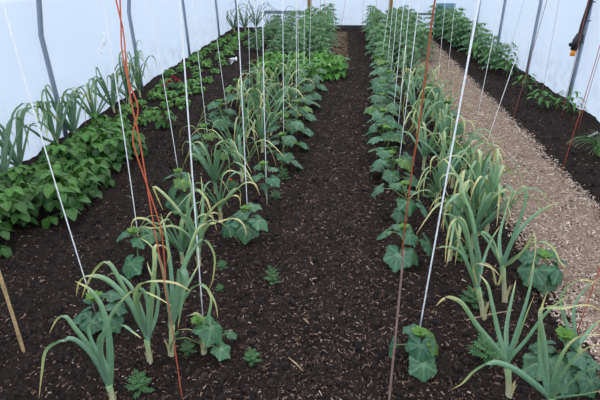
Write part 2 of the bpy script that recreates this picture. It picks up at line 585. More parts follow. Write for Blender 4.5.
# ------------------------------------------------------------------ cucumber
def cucumber(loc, leaves=None, height=0.35, n=7, size=0.12, spread=0.12, label=None, group=None, proto=False, flower=False, lean=(0, 0), tendril=True):
    root = thing('cucumber_plant', loc, label, 'cucumber plant', group)
    fol, st, tip = MB(), MB(), MB()
    hx = [(0, 0, -0.02)]
    for i in range(1, 7):
        t = i / 6
        hx.append((lean[0] * t + 0.012 * math.sin(i * 1.9), lean[1] * t + 0.012 * math.cos(i * 2.3), height * t))
    st.tube(hx, [0.006 - 0.0006 * i for i in range(7)], C_CUCST, 6)
    def at(h):
        t = max(0.02, min(1, h / height)) * 6
        i = min(5, int(t)); q = t - i
        return np.array(hx[i]) * (1 - q) + np.array(hx[i + 1]) * q
    if leaves is None:
        leaves = []
        for i in range(n):
            a = i * 2.4 + random.uniform(-.4, .4)
            h = height * (0.12 + 0.8 * i / max(1, n - 1))
            ln = spread * random.uniform(.65, 1.1) * (1 - .35 * i / n)
            leaves.append((a, h, ln, size * 1.2 * random.uniform(.8, 1.15) * (1 - .3 * i / n), None))
    for (a, h, ln, sz, tiltd) in leaves:
        p0 = at(h)
        out = np.array([math.cos(a), math.sin(a), 0])
        p1 = p0 + out * ln * .5 + np.array([0, 0, ln * .35])
        p2 = p0 + out * ln + np.array([0, 0, ln * .3])
        col = jit(C_CUC, .2) if random.random() > (.12 if tiltd is None else .04) else jit(lin(86, 124, 60), .12)
        st.tube([p0, p1, p2], [0.0035, 0.003, 0.0025], C_CUCST, 5)
        tl = random.uniform(-.65, -.2) if tiltd is None else tiltd
        d = out * math.cos(tl) + np.array([0, 0, math.sin(tl)])
        nr = np.array([-out[0] * math.sin(tl), -out[1] * math.sin(tl), math.cos(tl)]) + np.array([random.uniform(-.15, .15), random.uniform(-.15, .15), 0])
        put(fol, random.choice(CUC), p2, d, nr, sz * .98, col, C_CUCV * (col / C_CUC))
    top = at(height)
    for k_ in range(5):
        a = k_ * 1.35 + 0.4
        d = (math.cos(a) * .8, math.sin(a) * .8, .7)
        put(tip, random.choice(CUC), top + np.array(d) * .012, d, (-math.cos(a) * .4, -math.sin(a) * .4, 1), random.uniform(.035, .06), jit(C_CUCY), C_CUCY * 1.2)
    fol.build('foliage', M_LEAF, root)
    s_ = st.build('stem', M_STEM, root)
    tag(tip.build('growing_tip', M_LEAF, root), 'bright green young leaves')
    if tendril:
        tn = MB()
        pts = []
        for i in range(14):
            t = i / 13
            pts.append(top + np.array([.05 * t + .008 * math.cos(i * 1.5) * t, -.04 * t + .008 * math.sin(i * 1.5) * t, .05 * math.sin(t * 3) - .02 * t]))
        tn.tube(pts, 0.0012, C_CUCY, 4)
        tn.build('tendril', M_STEM, root)
    if flower:
        fl = MB()
        c = at(height * .6) + np.array([.03, -.05, .02])
        for k_ in range(5):
            a = k_ * 2 * PI / 5
            put(fl, SMALLL[0], c, (math.cos(a), math.sin(a), .5), (0, 0, 1), .022, lin(240, 200, 40), lin(240, 180, 30))
        tag(fl.build('flower', M_PETAL, root), 'yellow blossom')
    return root

# ------------------------------------------------------------------ garlic
C_G1 = lin(120, 156, 126); C_G2 = lin(138, 166, 112); C_G3 = lin(200, 200, 144); C_G4 = lin(222, 188, 130); C_GDRY = lin(200, 176, 132); C_PALE = lin(206, 200, 158)
def strap(mb, path, w, nrm_hint, yellow=0.5, dry=False, col=None, nseg=20):
    """keeled strap leaf along a smooth path"""
    P = np.array([np.asarray(p, float) for p in path])
    # Catmull-Rom
    Q = np.vstack([2 * P[0] - P[1], P, 2 * P[-1] - P[-2]])
    pts = []
    m_ = len(P) - 1
    for k_ in range(nseg + 1):
        s_ = k_ / nseg * m_
        i = min(m_ - 1, int(s_)); u = s_ - i
        a, b, c, d = Q[i], Q[i + 1], Q[i + 2], Q[i + 3]
        pts.append(.5 * ((2 * b) + (-a + c) * u + (2 * a - 5 * b + 4 * c - d) * u * u + (-a + 3 * b - 3 * c + d) * u ** 3))
    pts = np.array(pts)
    v, cc = [], []
    side0 = np.asarray(nrm_hint, float)
    base = col if col is not None else jit(C_G1, .12)
    yb = base * .5 + C_G2 * .5
    tw = random.uniform(-.5, .5)
    for i, p in enumerate(pts):
        t = i / nseg
        tg = unit(pts[min(i + 1, nseg)] - pts[max(i - 1, 0)])
        sd = unit(side0 - tg * (side0 @ tg))
        nn = np.cross(tg, sd)
        a = tw * t
        sd, nn = sd * math.cos(a) + nn * math.sin(a), nn * math.cos(a) - sd * math.sin(a)
        ww = w * (0.75 + .5 * min(1, t * 4)) / 1.25 * (1 - t ** 3.2) ** .8 * (1 - .45 * t) + 0.0012
        kd = 0.5 * ww * (1 - .6 * t)
        v += [p - sd * ww * .5 + nn * kd, p - sd * ww * .25 + nn * kd * .42, p, p + sd * ww * .25 + nn * kd * .42, p + sd * ww * .5 + nn * kd]
        y0 = 1 - yellow
        if dry:
            c = C_G3 * (1 - t) + C_GDRY * t
        elif t < y0 * .6:
            c = base
        elif t < y0:
            q = (t - y0 * .6) / (y0 * .4 + 1e-6); c = base * (1 - q) + yb * q
        else:
            q = (t - y0) / (1 - y0 + 1e-6)
            c = yb * (1 - q * 2) + C_G3 * q * 2 if q < .5 else C_G3 * (2 - 2 * q) + C_G4 * (2 * q - 1)
        e_ = c * .85 + C_G2 * .15 if not dry else c
        cc += [e_, c, c * 1.12, c, e_]
    f = []
    for i in range(nseg):
        for j in range(4):
            a = i * 5 + j
            f.append((a, a + 1, a + 6, a + 5))
    mb.add(v, f, np.array(cc))

def garlic_stem(root, h, r=0.012, lean=(0, 0)):
    st = MB()
    zs = [-0.03, 0.0, h * .3, h * .65, h]
    st.tube([(lean[0] * max(0, z) / h, lean[1] * max(0, z) / h, z) for z in zs], [r * 1.25, r * 1.2, r, r * .95, r * 1.1], np.array([C_PALE, C_PALE, C_PALE * .95, C_PALE * .5 + C_G2 * .5, C_G2]), 8)
    # loose papery skins round the neck
    for k_ in range(3):
        a = k_ * 2.1 + random.random()
        o = np.array([math.cos(a), math.sin(a), 0]) * r
        strap(st, [o + (0, 0, .0), o * 1.3 + (0, 0, h * .35), o * 1.9 + (0, 0, h * .5 + .01 * k_)], .014, (-o[1], o[0], 0), dry=True, nseg=5)
    return st.build('stem', M_STEM, root)

def garlic(loc, label=None, group=None, n=9, length=.5, stem=.13, az=None, w=.03, sd=None, yel=.45, drys=1, dark=1.0):
    """a clump of arching strap leaves over a pale stem"""
    root = thing('garlic_plant', loc, label, 'garlic plant', group)
    fol = MB()
    az = random.uniform(0, PI) if az is None else az
    garlic_stem(root, stem)
    for i in range(n):
        a = az + (PI if i % 2 else 0) + random.uniform(-.75, .75)
        L = length * random.uniform(.85, 1.25)
        t0 = i / (n - 1)
        phi = (1 - t0) * random.uniform(.4, .75) + .06 + random.uniform(0, .15)
        z0 = stem * (.75 + .3 * t0)
        out = np.array([math.cos(a), math.sin(a), 0])
        p = np.array([0, 0, z0]) + out * .006
        path = [p - np.array([0, 0, .03]), p]
        kink = random.uniform(.42, .72)
        droop = random.uniform(1.9, 3.0)
        m_ = 8
        for k_ in range(1, m_ + 1):
            t = k_ / m_
            ph = phi + .35 * t * t + (droop - phi) * max(0, min(1, (t - kink) / .26)) ** 1.1 * (1 if t > kink else 0)
            p = p + (out * math.sin(ph) + np.array([0, 0, math.cos(ph)])) * L / m_
            if p[2] < .015: p[2] = .015
            p[0] = max(p[0], -2.695 - loc[0])
            path.append(p)
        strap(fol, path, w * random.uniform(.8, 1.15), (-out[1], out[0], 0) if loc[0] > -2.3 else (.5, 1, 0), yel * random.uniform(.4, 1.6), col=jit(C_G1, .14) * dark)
    fol.build('foliage', M_WAX, root)
    if drys:
        dr = MB()
        for k_ in range(drys):
            a = random.uniform(0, 2 * PI); out = np.array([math.cos(a), math.sin(a), 0])
            strap(dr, [(0, 0, stem * .7), out * .05 + (0, 0, stem + .03), out * .11 + (0, 0, stem * .7), out * .14 + (0, 0, .03)], .011, (-out[1], out[0], 0), dry=True, nseg=10)
        tag(dr.build('withered_leaf', M_WAX, root), 'dry straw-coloured leaf')
    return root

def garlic_px(base_px, stem_px, leaves, label, group=None, w=.0245):
    """garlic measured from the photograph: each leaf a path at its own depth"""
    B = G(*base_px)
    Y0 = B[1]
    root = thing('garlic_plant', B, label, 'garlic plant', group)
    S = PY(stem_px[0], stem_px[1], Y0) - B
    garlic_stem(root, S[2], .0125, (S[0], S[1]))
    fol, dr, nd = MB(), MB(), 0
    for (pts, dy, ww, yel, dry) in leaves:
        m_ = len(pts) - 1
        path = []
        for i, q in enumerate(pts):
            t = i / m_
            p = PY(q[0], q[1], Y0 + dy * t * (1.4 - .4 * t)) - B
            if p[2] < 0.012: p[2] = 0.012
            path.append(p)
        path = [S * .85 + np.array([0, 0, -0.01])] + path
        # blade faces between viewer and sky
        strap(dr if dry else fol, path, w * ww, (.93, .3, .12), yel, dry, nseg=26)
        nd += dry
    fol.build('foliage', M_WAX, root)
    if nd:
        tag(dr.build('withered_leaf', M_WAX, root), 'dry straw-coloured leaf')
    return root

GG = 'garlic plants in the left row'
GR = 'garlic plants in the right row'
garlic_px((113, 399), (109, 386), [
    ([(108, 385), (92, 357), (75, 341), (60, 340), (46, 350), (42, 372), (39, 398)], -.06, 1.0, .35, 0),
    ([(107, 384), (92, 352), (76, 330), (65, 316), (57, 319), (49, 334)], .05, .95, .3, 0),
    ([(109, 384), (109, 345), (103, 312), (91, 291), (75, 281)], .1, 1.35, .22, 0),
    ([(106, 375), (98, 355), (91, 340), (89, 326), (99, 322)], .02, .9, .1, 0),
    ([(106, 370), (100, 352), (105, 328), (116, 307), (133, 289)], .15, .95, .15, 0),
    ([(107, 380), (99, 350), (102, 335), (122, 326), (134, 333), (141, 338)], -.1, .7, .2, 0)],
    'garlic plant at the lower left corner, its long leaf curving down left', GG)
garlic_px((150, 363), (147, 340), [
    ([(146, 337), (134, 312), (122, 285), (108, 262), (97, 267), (86, 286), (82, 298)], .12, .95, .5, 0),
    ([(147, 337), (135, 312), (118, 290), (103, 278), (88, 275), (79, 282), (76, 297)], .05, 1.15, .45, 0),
    ([(147, 336), (140, 308), (129, 284), (114, 273), (106, 277)], .2, .9, .2, 0),
    ([(148, 336), (148, 305), (142, 290), (130, 292), (117, 308), (108, 322)], -.05, .8, .2, 0),
    ([(149, 336), (152, 300), (155, 265), (155, 248), (163, 245), (169, 252), (167, 264)], .1, .95, .75, 0),
    ([(147, 335), (136, 305), (139, 287), (152, 282), (175, 283), (191, 291)], -.08, 1.0, .7, 0),
    ([(147, 335), (138, 306), (142, 293), (156, 297), (172, 306)], -.12, .7, .5, 0),
    ([(148, 337), (156, 315), (158, 290), (150, 272), (147, 262)], .2, .8, .3, 0)],
    'garlic plant left of the orange twine with an upright yellow folded leaf', GG)
garlic_px((171, 356), (172, 325), [
    ([(171, 325), (172, 290), (170, 262), (166, 235), (161, 214)], .2, 1.0, .2, 0),
    ([(172, 325), (178, 285), (188, 255), (199, 228), (218, 222), (232, 218)], .15, .9, .5, 0),
    ([(172, 322), (180, 295), (181, 272), (186, 276), (182, 300), (178, 328)], -.1, 1.6, .05, 0),
    ([(173, 325), (184, 301), (195, 287), (206, 287), (215, 302), (218, 318)], -.08, .8, .4, 0),
    ([(172, 325), (184, 270), (202, 240), (214, 254), (213, 278), (209, 290)], .1, .6, .5, 0),
    ([(171, 325), (166, 290), (160, 262), (150, 245), (140, 238)], .1, .8, .3, 0),
    ([(172, 322), (178, 300), (190, 280), (200, 262)], .25, 1.0, .2, 0)],
    'garlic plant just right of the orange twine, one broad leaf folded double', GG)
garlic_px((204, 352), (204, 336), [
    ([(204, 336), (203, 322), (196, 314), (186, 316)], -.03, 1.2, .5, 0),
    ([(204, 336), (208, 318), (211, 300), (207, 290)], .08, .8, .4, 0),
    ([(203, 338), (190, 330), (177, 330)], -.04, .5, .8, 0)],
    'small garlic plant with a folded pale leaf beside the nearest inner cucumber', GG)
garlic_px((199, 268), (198, 248), [
    ([(198, 250), (186, 222), (170, 200), (154, 186), (157, 196), (163, 210)], .05, .9, .7, 0),
    ([(198, 250), (190, 225), (188, 205), (196, 190), (206, 198), (211, 212), (214, 224)], -.03, 1.0, .6, 0),
    ([(198, 250), (193, 230), (182, 215), (170, 213), (164, 224)], -.1, 1.0, .3, 0),
    ([(199, 250), (203, 225), (214, 208), (228, 198), (238, 196), (241, 204)], .0, 1.0, .75, 0),
    ([(199, 250), (205, 230), (218, 222), (234, 219), (243, 224), (247, 236)], -.1, .9, .7, 0),
    ([(198, 250), (196, 215), (192, 190), (188, 172)], .2, 1.1, .2, 0),
    ([(199, 250), (202, 220), (203, 196), (201, 176)], .15, 1.1, .2, 0),
    ([(198, 250), (188, 235), (172, 226), (152, 228), (140, 226)], -.1, .8, .6, 0)],
    'arching yellow-tipped garlic plant behind the orange twine', GG)
# right row, near
garlic_px((509, 397), (508, 368), [
    ([(507, 362), (493, 344), (478, 326), (464, 305), (452, 298), (443, 299), (436, 306)], -.1, .95, .5, 0),
    ([(508, 362), (500, 335), (493, 305), (488, 285), (479, 274)], .1, 1.0, .25, 0),
    ([(509, 362), (519, 330), (528, 300), (533, 275), (534, 258)], .15, 1.0, .15, 0),
    ([(510, 362), (520, 335), (528, 312), (535, 294)], .0, .75, .4, 0),
    ([(510, 362), (528, 340), (545, 316), (560, 302), (572, 294)], .05, .95, .3, 0),
    ([(508, 362), (507, 330), (512, 300), (516, 280)], .25, 1.0, .15, 0)],
    'garlic plant with bare pale stem nearest in the right row, yellow leaf reaching left', GR)
garlic_px((556, 420), (552, 398), [
    ([(551, 398), (530, 380), (510, 367), (490, 362), (474, 370), (462, 383), (450, 390)], -.05, 1.05, .35, 0),
    ([(551, 396), (543, 365), (541, 335), (542, 310), (548, 290)], .06, 1.15, .4, 0),
    ([(552, 396), (558, 370), (566, 350), (580, 337), (604, 334)], .05, .95, .5, 0),
    ([(553, 396), (562, 378), (575, 360), (590, 347), (606, 345)], -.03, 1.1, .4, 0),
    ([(553, 398), (566, 388), (584, 374), (606, 362)], -.1, 1.4, .2, 0),
    ([(551, 396), (546, 345), (541, 316), (546, 307), (566, 308), (588, 305), (603, 312)], .1, .8, .65, 0),
    ([(553, 400), (580, 396), (605, 390)], -.1, 1.2, .2, 0)],
    'blue-green garlic plant filling the lower right corner', GR)
garlic_px((484, 317), (478, 288), [
    ([(477, 286), (474, 262), (468, 240), (460, 222), (450, 215), (443, 214)], .0, 1.0, .1, 0),
    ([(476, 280), (470, 240), (463, 220), (452, 222), (447, 240), (445, 262)], -.12, .8, .6, 0),
    ([(479, 284), (484, 262), (492, 240), (500, 226)], .2, 1.0, .2, 0),
    ([(478, 286), (480, 262), (476, 238), (484, 233), (494, 243), (500, 262)], -.06, 1.25, .15, 0),
    ([(477, 286), (467, 262), (459, 240), (455, 224)], .08, 1.0, .3, 0),
    ([(477, 286), (478, 250), (472, 215), (463, 190), (470, 180), (476, 186)], .2, 1.0, .4, 0),
    ([(478, 286), (474, 270), (478, 264), (492, 268), (500, 276)], -.12, .6, .9, 1),
    ([(477, 286), (462, 254), (445, 247), (433, 249)], -.05, .8, .2, 0)],
    'stout garlic plant behind the orange marigold in the right row', GR)
garlic_px((505, 300), (503, 268), [
    ([(503, 266), (512, 245), (520, 222), (526, 204), (526, 188), (518, 188), (511, 202)], .0, 1.15, .35, 0),
    ([(504, 266), (514, 240), (530, 220), (546, 208), (561, 202)], .1, 1.15, .25, 0),
    ([(504, 268), (520, 255), (538, 243), (552, 247), (560, 262), (566, 268)], -.1, .9, .5, 0),
    ([(503, 266), (500, 240), (505, 215), (512, 190)], .25, 1.0, .2, 0),
    ([(504, 268), (514, 262), (528, 246), (533, 234), (535, 252), (530, 276), (527, 288)], -.12, .75, .9, 0),
    ([(503, 266), (492, 246), (482, 234), (478, 236)], .0, .9, .2, 0),
    ([(503, 266), (497, 285), (492, 268), (480, 262), (470, 262)], -.06, .6, .8, 1)],
    'garlic plant leaning right over the wood chips with a hooked leaf', GR)
garlic_px((580, 372), (578, 345), [
    ([(578, 345), (568, 325), (562, 300), (570, 286), (584, 280), (602, 284)], .06, .9, .4, 0),
    ([(579, 345), (590, 330), (603, 318)], .1, 1.0, .2, 0),
    ([(578, 345), (575, 310), (585, 290), (600, 278)], .15, .9, .2, 0)],
    'garlic plant cut by the right edge above the corner plant', GR)

g_ = G(183, 264)
garlic((g_[0], g_[1], 0), 'bushy low-arching garlic clump left of the arching yellow-tipped one', GG, n=9, length=.44, stem=.09, yel=.4)
# procedural garlic rows: (x, y, n, length, label detail)
rowL = [(-0.80, 2.98, 6, .42), (-0.94, 3.42, 11, .52), (-0.78, 3.66, 7, .48), (-0.92, 4.05, 9, .54), (-0.72, 4.35, 8, .52), (-0.94, 4.7, 10, .58), (-0.7, 4.8, 9, .56), (-0.84, 5.1, 9, .56), (-0.66, 5.35, 9, .56), (-0.95, 5.5, 9, .58), (-0.72, 5.85, 9, .56), (-0.95, 6.3, 9, .52), (-0.76, 6.7, 8, .5)]
dL = ['small garlic plant behind the arching yellow-tipped one', 'bushy blue-green garlic plant beside the small orange marigold', 'garlic plant with bare pale stem just behind the orange marigold',
      'garlic plant left of the white string, behind the bushy blue-green one']
for i, (x, y, n_, L) in enumerate(rowL):
    lab = dL[i] if i < 4 else '%s clump of garlic in the left row, counting away from the orange marigold' % ORD[i - 3].replace('nearest', 'next')
    garlic((x, y, 0), lab, GG, n=n_ + 1, length=L, stem=.1 if n_ > 10 else .12, yel=.36)
rowR = [(0.68, 2.6, 8, .5), (0.84, 2.75, 10, .58), (0.98, 2.95, 9, .58), (0.92, 3.1, 10, .58), (0.72, 3.35, 8, .52), (1.0, 3.45, 9, .54), (0.9, 3.7, 9, .56), (0.72, 4.05, 9, .52), (0.92, 4.35, 9, .56), (0.76, 4.75, 9, .54), (0.98, 5.05, 8, .56), (0.8, 5.45, 9, .54), (1.02, 5.85, 8, .54), (0.82, 6.25, 9, .52), (1.06, 6.65, 8, .5), (0.84, 7.1, 8, .5)]
for i, (x, y, n_, L) in enumerate(rowR):
    lab = '%s clump of garlic in the right row, counting back from the stout near one' % ORD[i].replace('nearest', 'next')
    garlic((x, y, 0), lab, GR, n=n_ + 1, length=L, stem=.12, yel=.36)
# garlic at the left wall
wg = [(-2.56, 3.3, 8, .62, 'wall garlic at the left edge of the picture, cut by it'), (-2.62, 3.62, 8, .6, 'wall garlic beside the left edge with thin dry tips crossing the sheet'),
      (-2.62, 4.2, 10, .6, 'wall garlic left of the nearest visible hoop leg'), (-2.6, 4.5, 9, .56, 'wall garlic directly in front of the nearest visible hoop leg'),
      (-2.6, 4.95, 6, .5, 'sparse open wall garlic just beyond the nearest visible hoop leg'), (-2.62, 5.45, 10, .56, 'wall garlic left of the white string with the curled end'),
      (-2.6, 5.85, 9, .6, 'wall garlic behind the pair of orange twines'), (-2.6, 6.2, 10, .64, 'tall wall garlic against the hoop leg right of the orange twines')]
for x, y, n_, L, lab in wg:
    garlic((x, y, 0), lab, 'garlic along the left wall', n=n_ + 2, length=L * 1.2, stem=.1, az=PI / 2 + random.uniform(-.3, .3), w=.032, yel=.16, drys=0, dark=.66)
fg = [(-2.55, 12.0, 'far garlic clump standing alone against the left sheet'), (-2.35, 12.3, 'far garlic clump behind the end of the bean seedlings'),
      (-2.1, 12.4, 'tall far garlic clump left of the gap in the foliage'), (-1.85, 12.6, 'two-leaved far garlic against the bright end wall'), (-1.5, 12.6, 'fan-shaped far garlic against the bright end wall')]
for i, (x, y, lab) in enumerate(fg):
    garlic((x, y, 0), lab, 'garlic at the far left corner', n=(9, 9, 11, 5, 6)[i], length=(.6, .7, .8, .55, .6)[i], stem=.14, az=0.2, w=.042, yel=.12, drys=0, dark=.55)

# ------------------------------------------------------------------ cucumbers
CI, CO, RI, RO = 'cucumbers in the inner left row', 'cucumbers in the outer left row', 'cucumbers in the inner right row', 'cucumbers in the outer right row'
# near ones: leaf list (azimuth, height, stalk length, leaf size, tilt)
g = G(203, 352)
cucumber((g[0], g[1], 0), [(-.25, .14, .05, .15, -.6), (-.3, .03, .09, .10, -.5), (.5, .035, .13, .07, -.3), (-2.95, .05, .13, .10, -1.1), (2.4, .12, .03, .07, -.2), (1.2, .14, .03, .08, .1), (-1.5, .15, .02, .05, .0)],
         height=.17, label='small cucumber nearest in the inner left row, under the near white string', group=CI)
g = G(248, 240)
cucumber((g[0], g[1], 0), [(-1.5, .12, .07, .18, -.75), (-.3, .14, .07, .15, -.5), (-2.6, .10, .12, .15, -.8), (2.3, .16, .07, .12, -.2), (1.0, .2, .06, .12, 0), (-2.0, .2, .04, .1, -.3)],
         height=.22, label='cucumber with a large drooping leaf, second in the inner left row', group=CI)
g = G(266, 204)
cucumber((g[0], g[1], 0), [(-2.7, .22, .06, .12, -.3), (-.5, .20, .06, .12, -.5), (.4, .26, .05, .1, -.1), (2.4, .28, .04, .1, .1), (-1.4, .16, .05, .08, -.4)],
         height=.31, label='pale upright cucumber on a bare stem, third in the inner left row', group=CI)
ci = [(-.5, 3.95, .3, 6, .135), (-.5, 4.4, .32, 7, .14), (-.46, 4.85, .34, 7, .145), (-.48, 5.35, .36, 8, .15), (-.44, 5.85, .38, 8, .15), (-.44, 6.3, .38, 8, .15), (-.4, 6.75, .38, 8, .15)]
for i, (x, y, h, n_, s_) in enumerate(ci):
    cucumber((x, y, 0), None, h, n_, s_, .15, '%s cucumber in the inner left row, dark leaves hanging towards the soil path' % ORD[i + 3], CI, lean=(random.uniform(-.04, .04), 0), flower=(i == 2))
g = G(418, 364)
cucumber((g[0], g[1], 0), [(-1.9, .13, .04, .13, -1.0), (-.5, .13, .05, .10, -.9), (-1.45, .05, .07, .13, -.7), (2.4, .16, .04, .09, -.2), (.6, .16, .03, .08, -.3), (-3.05, .07, .12, .10, -1.2)],
         height=.17, label='small cucumber nearest in the inner right row, under the thick white string', group=RI)
g = G(402, 262)
cucumber((g[0], g[1], 0), [(-1.9, .08, .10, .17, -.7), (2.95, .16, .12, .13, -.6), (-.9, .19, .03, .13, -.5), (-.2, .11, .14, .15, -.9), (1.8, .2, .05, .12, -.1), (-.5, .06, .06, .12, -.7), (2.5, .21, .03, .07, .1)],
         height=.23, label='leafy cucumber behind the brown cane, second in the inner right row', group=RI)
g = G(402, 222)
cucumber((g[0], g[1], 0), [(3.0, .18, .19, .13, -.7), (-1.2, .16, .04, .15, -.5), (-.2, .1, .13, .16, -.8), (1.2, .2, .06, .14, -.2), (2.2, .24, .06, .12, .1), (-2.0, .08, .05, .12, -.6)],
         height=.28, label='cucumber third in the inner right row, one leaf held out left on a long stalk', group=RI)
ri = [(.43, 3.7, .26, 7, .15), (.43, 4.15, .32, 7, .15), (.42, 4.6, .34, 8, .155), (.44, 5.05, .38, 8, .155), (.44, 5.5, .4, 8, .155), (.5, 5.85, .44, 9, .17), (.52, 6.3, .46, 9, .16), (.54, 6.8, .46, 9, .16), (.56, 7.2, .44, 8, .16)]
for i, (x, y, h, n_, s_) in enumerate(ri):
    cucumber((x, y, 0), None, h, n_, s_, .15, '%s cucumber in the inner right row, under the bunch of white strings' % ORD[i + 3], RI, lean=(random.uniform(-.04, .04), 0), flower=(i in (3,)))
g = G(103, 326)
cucumber((g[0], g[1], 0), [(-2.9, .06, .08, .13, -.5), (-1.6, .07, .07, .13, -.7), (.2, .10, .08, .12, -.6), (1.0, .13, .07, .12, -.2), (-.5, .06, .1, .13, -.8), (2.6, .13, .05, .08, .1)],
         height=.17, label='low cucumber behind the lower left garlic, nearest in the outer left row', group=CO)
g = G(141, 268)
cucumber((g[0], g[1], 0), [(-1.9, .06, .07, .16, -.7), (2.9, .2, .08, .12, -.5), (-2.7, .22, .05, .08, -.2), (.1, .2, .08, .12, -.4), (1.2, .22, .06, .1, 0), (-.8, .2, .04, .1, -.3)],
         height=.24, label='cucumber left of the orange twines, one broad leaf low to the soil', group=CO)
g = G(184, 214)
cucumber((g[0], g[1], 0), [(-1.7, .12, .06, .17, -.9), (-2.5, .2, .07, .15, -.8), (2.9, .26, .08, .12, -.5), (.3, .2, .07, .13, -.6), (1.3, .28, .05, .12, -.1), (-1.0, .26, .04, .12, -.5)],
         height=.32, label='cucumber standing left of the arching garlic, third in the outer left row', group=CO)
co = [(-1.18, 4.1, .3, 7, .15), (-1.24, 4.95, .3, 8, .17), (-1.26, 5.9, .3, 7, .16), (-1.22, 6.7, .34, 7, .15)]
for i, (x, y, h, n_, s_) in enumerate(co):
    cucumber((x, y, 0), None, h, n_, s_, .14, '%s cucumber in the outer left row, at the edge of the bare soil' % ORD[i + 3], CO)
g = G(556, 372)
cucumber((g[0], g[1], 0), [(-2.6, .08, .06, .18, -.5), (-.3, .09, .08, .18, -.5), (-1.7, .05, .08, .17, -.6), (2.7, .1, .06, .12, -.4), (-1.0, .04, .13, .14, -.9), (.9, .15, .05, .1, .1), (.1, .04, .13, .15, -.6), (-3.0, .04, .1, .15, -.5)],
         height=.2, label='broad-leaved cucumber nearest in the outer right row, among corner garlic', group=RO)
g = G(540, 284)
cucumber((g[0], g[1], 0), [(-2.5, .1, .09, .17, -.8), (-.7, .1, .07, .15, -.8), (.3, .14, .07, .11, -.3), (1.3, .16, .06, .13, 0), (2.8, .14, .08, .13, -.3), (-1.6, .05, .05, .14, -.8)],
         height=.18, label='cucumber with a yellow-green leaf edge on the wood chips, second in outer right row', group=RO).__setitem__('label', 'cucumber sprawling onto the wood chips, second in the outer right row')
ro = [(1.06, 3.55, .26, 7, .14), (1.06, 4.35, .3, 8, .15), (1.08, 5.1, .3, 8, .14), (1.05, 5.9, .3, 7, .14), (1.05, 6.8, .3, 7, .14)]
for i, (x, y, h, n_, s_) in enumerate(ro):
    cucumber((x, y, 0), None, h, n_, s_, .13, '%s cucumber in the outer right row, at the edge of the wood chips' % ORD[i + 2], RO)

# ------------------------------------------------------------------ beans
def bean(loc, h=.3, rad=.16, n=26, size=.085, label=None, group=None, name='bean_plant', cat='bean plant', c0=C_BEAN):
    root = thing(name, loc, label, cat, group)
    fol, st = MB(), MB()
    stems = []
    for k_ in range(3):
        a = k_ * 2.1 + random.random()
        e_ = np.array([math.cos(a) * rad * .45, math.sin(a) * rad * .45, h * .8])
        stems.append(e_)
        st.tube([(0, 0, -.01), e_ * np.array([.4, .4, .5]), e_], [.005, .004, .003], lin(96, 130, 62), 5)
    for i in range(n):
        t = (i + .5) / n
        a = i * 2.4 + random.uniform(-.3, .3)
        low = t
        r = rad * (1.0 - .55 * t ** 2) * random.uniform(.55, 1.05)
        z = h * (.18 + .82 * t ** .7) * random.uniform(.85, 1.08)
        out = np.array([math.cos(a), math.sin(a), 0])
        p = out * r * .8 + np.array([0, 0, z])
        s0 = random.choice(stems) * min(1, z / h)
        st.tube([s0 * .8, p], [.002, .0015], lin(96, 136, 62), 4, cap=False)
        tl = random.uniform(-.9, -.1)
        col = jit(c0 * (1 - .6 * t ** 2) + C_BEANY * .6 * t ** 2, .2)
        cv = col * 1.35
        for da, sz in ((0, 1.0), (1.35, .85), (-1.35, .85)):
            a2 = a + da + random.uniform(-.2, .2)
            o2 = np.array([math.cos(a2), math.sin(a2), 0])
            t2 = tl + random.uniform(-.25, .25)
            d = o2 * math.cos(t2) + np.array([0, 0, math.sin(t2)])
            nr = -o2 * math.sin(t2) + np.array([0, 0, math.cos(t2)])
            put(fol, random.choice(BEANL), p + o2 * .008, d, nr, size * sz * random.uniform(.85, 1.1), col, cv)
    fol.build('foliage', M_LEAF, root)
    st.build('stem', M_STEM, root)
    return root
bprotos = None
GB = 'bean plants in the dense bed by the left wall'
bean_lab = 'bushy green bean plant merging into the dense bed by the left wall'
spots = []
for r_i in range(9):
    y = 2.42 + r_i * .285
    for x in (-2.42, -2.17, -1.93):
        if (r_i < 2 or r_i > 6) and x > -2.0: continue
        if r_i > 7 and x > -2.3: continue
        spots.append((x + random.uniform(-.04, .04) + (0.02 if r_i > 2 else 0), y + random.uniform(-.05, .05)))
bprotos = []
special = {0: None}
for i, (x, y) in enumerate(spots):
    if len(bprotos) < 5:
        o = bean((x, y, 0), label=bean_lab, group=GB, h=random.uniform(.22, .3), rad=.17, n=24, size=.088)
        bprotos.append(o)
    else:
        o = copy_tree(random.choice(bprotos))
        o.location = (x, y, 0)
        o.rotation_euler = (0, 0, random.uniform(0, 6.28))
        s_ = random.uniform(.88, 1.1) * (.82 if x < -2.33 else 1)
        o.scale = (s_, s_, s_)
o = bean((-2.1, 2.12, 0), label='nearest bean plant, at the left edge of the picture beside the bamboo cane', group=GB, h=.16, rad=.15, n=16)
o = bean((-1.85, 4.95, 0), label='single bean plant beyond the dense bed, just left of the orange twines', group=GB, h=.2, rad=.12, n=10)
fb = [(-.3, 7.35), (-.12, 7.5), (-.42, 7.75), (-.1, 7.9), (-.62, 7.5), (-.68, 7.9), (-.9, 7.7), (-1.1, 8.0), (-.35, 8.15), (-1.15, 7.4)]
fl = ['bright green bean plant spilling onto the soil path', 'bean plant at the path corner just beyond the spilling one', 'bean plant behind the far end of the inner left cucumbers', 'bean plant nearest the far pale mulch patch',
      'bean plant left of the spilling one, behind the strings', 'bean plant in the middle of the light green far block', 'bean plant behind the far garlic clumps', 'farthest left bean plant of the light green block',
      'bean plant touching the tomatoes behind the light green block', 'bean plant at the near left corner of the light green block']
for (x, y), lab in zip(fb, fl):
    bean((x, y, 0), h=.3, rad=.2, n=24, size=.095, label=lab, group='light green beans at the far end of the left row', c0=lin(84, 142, 56))

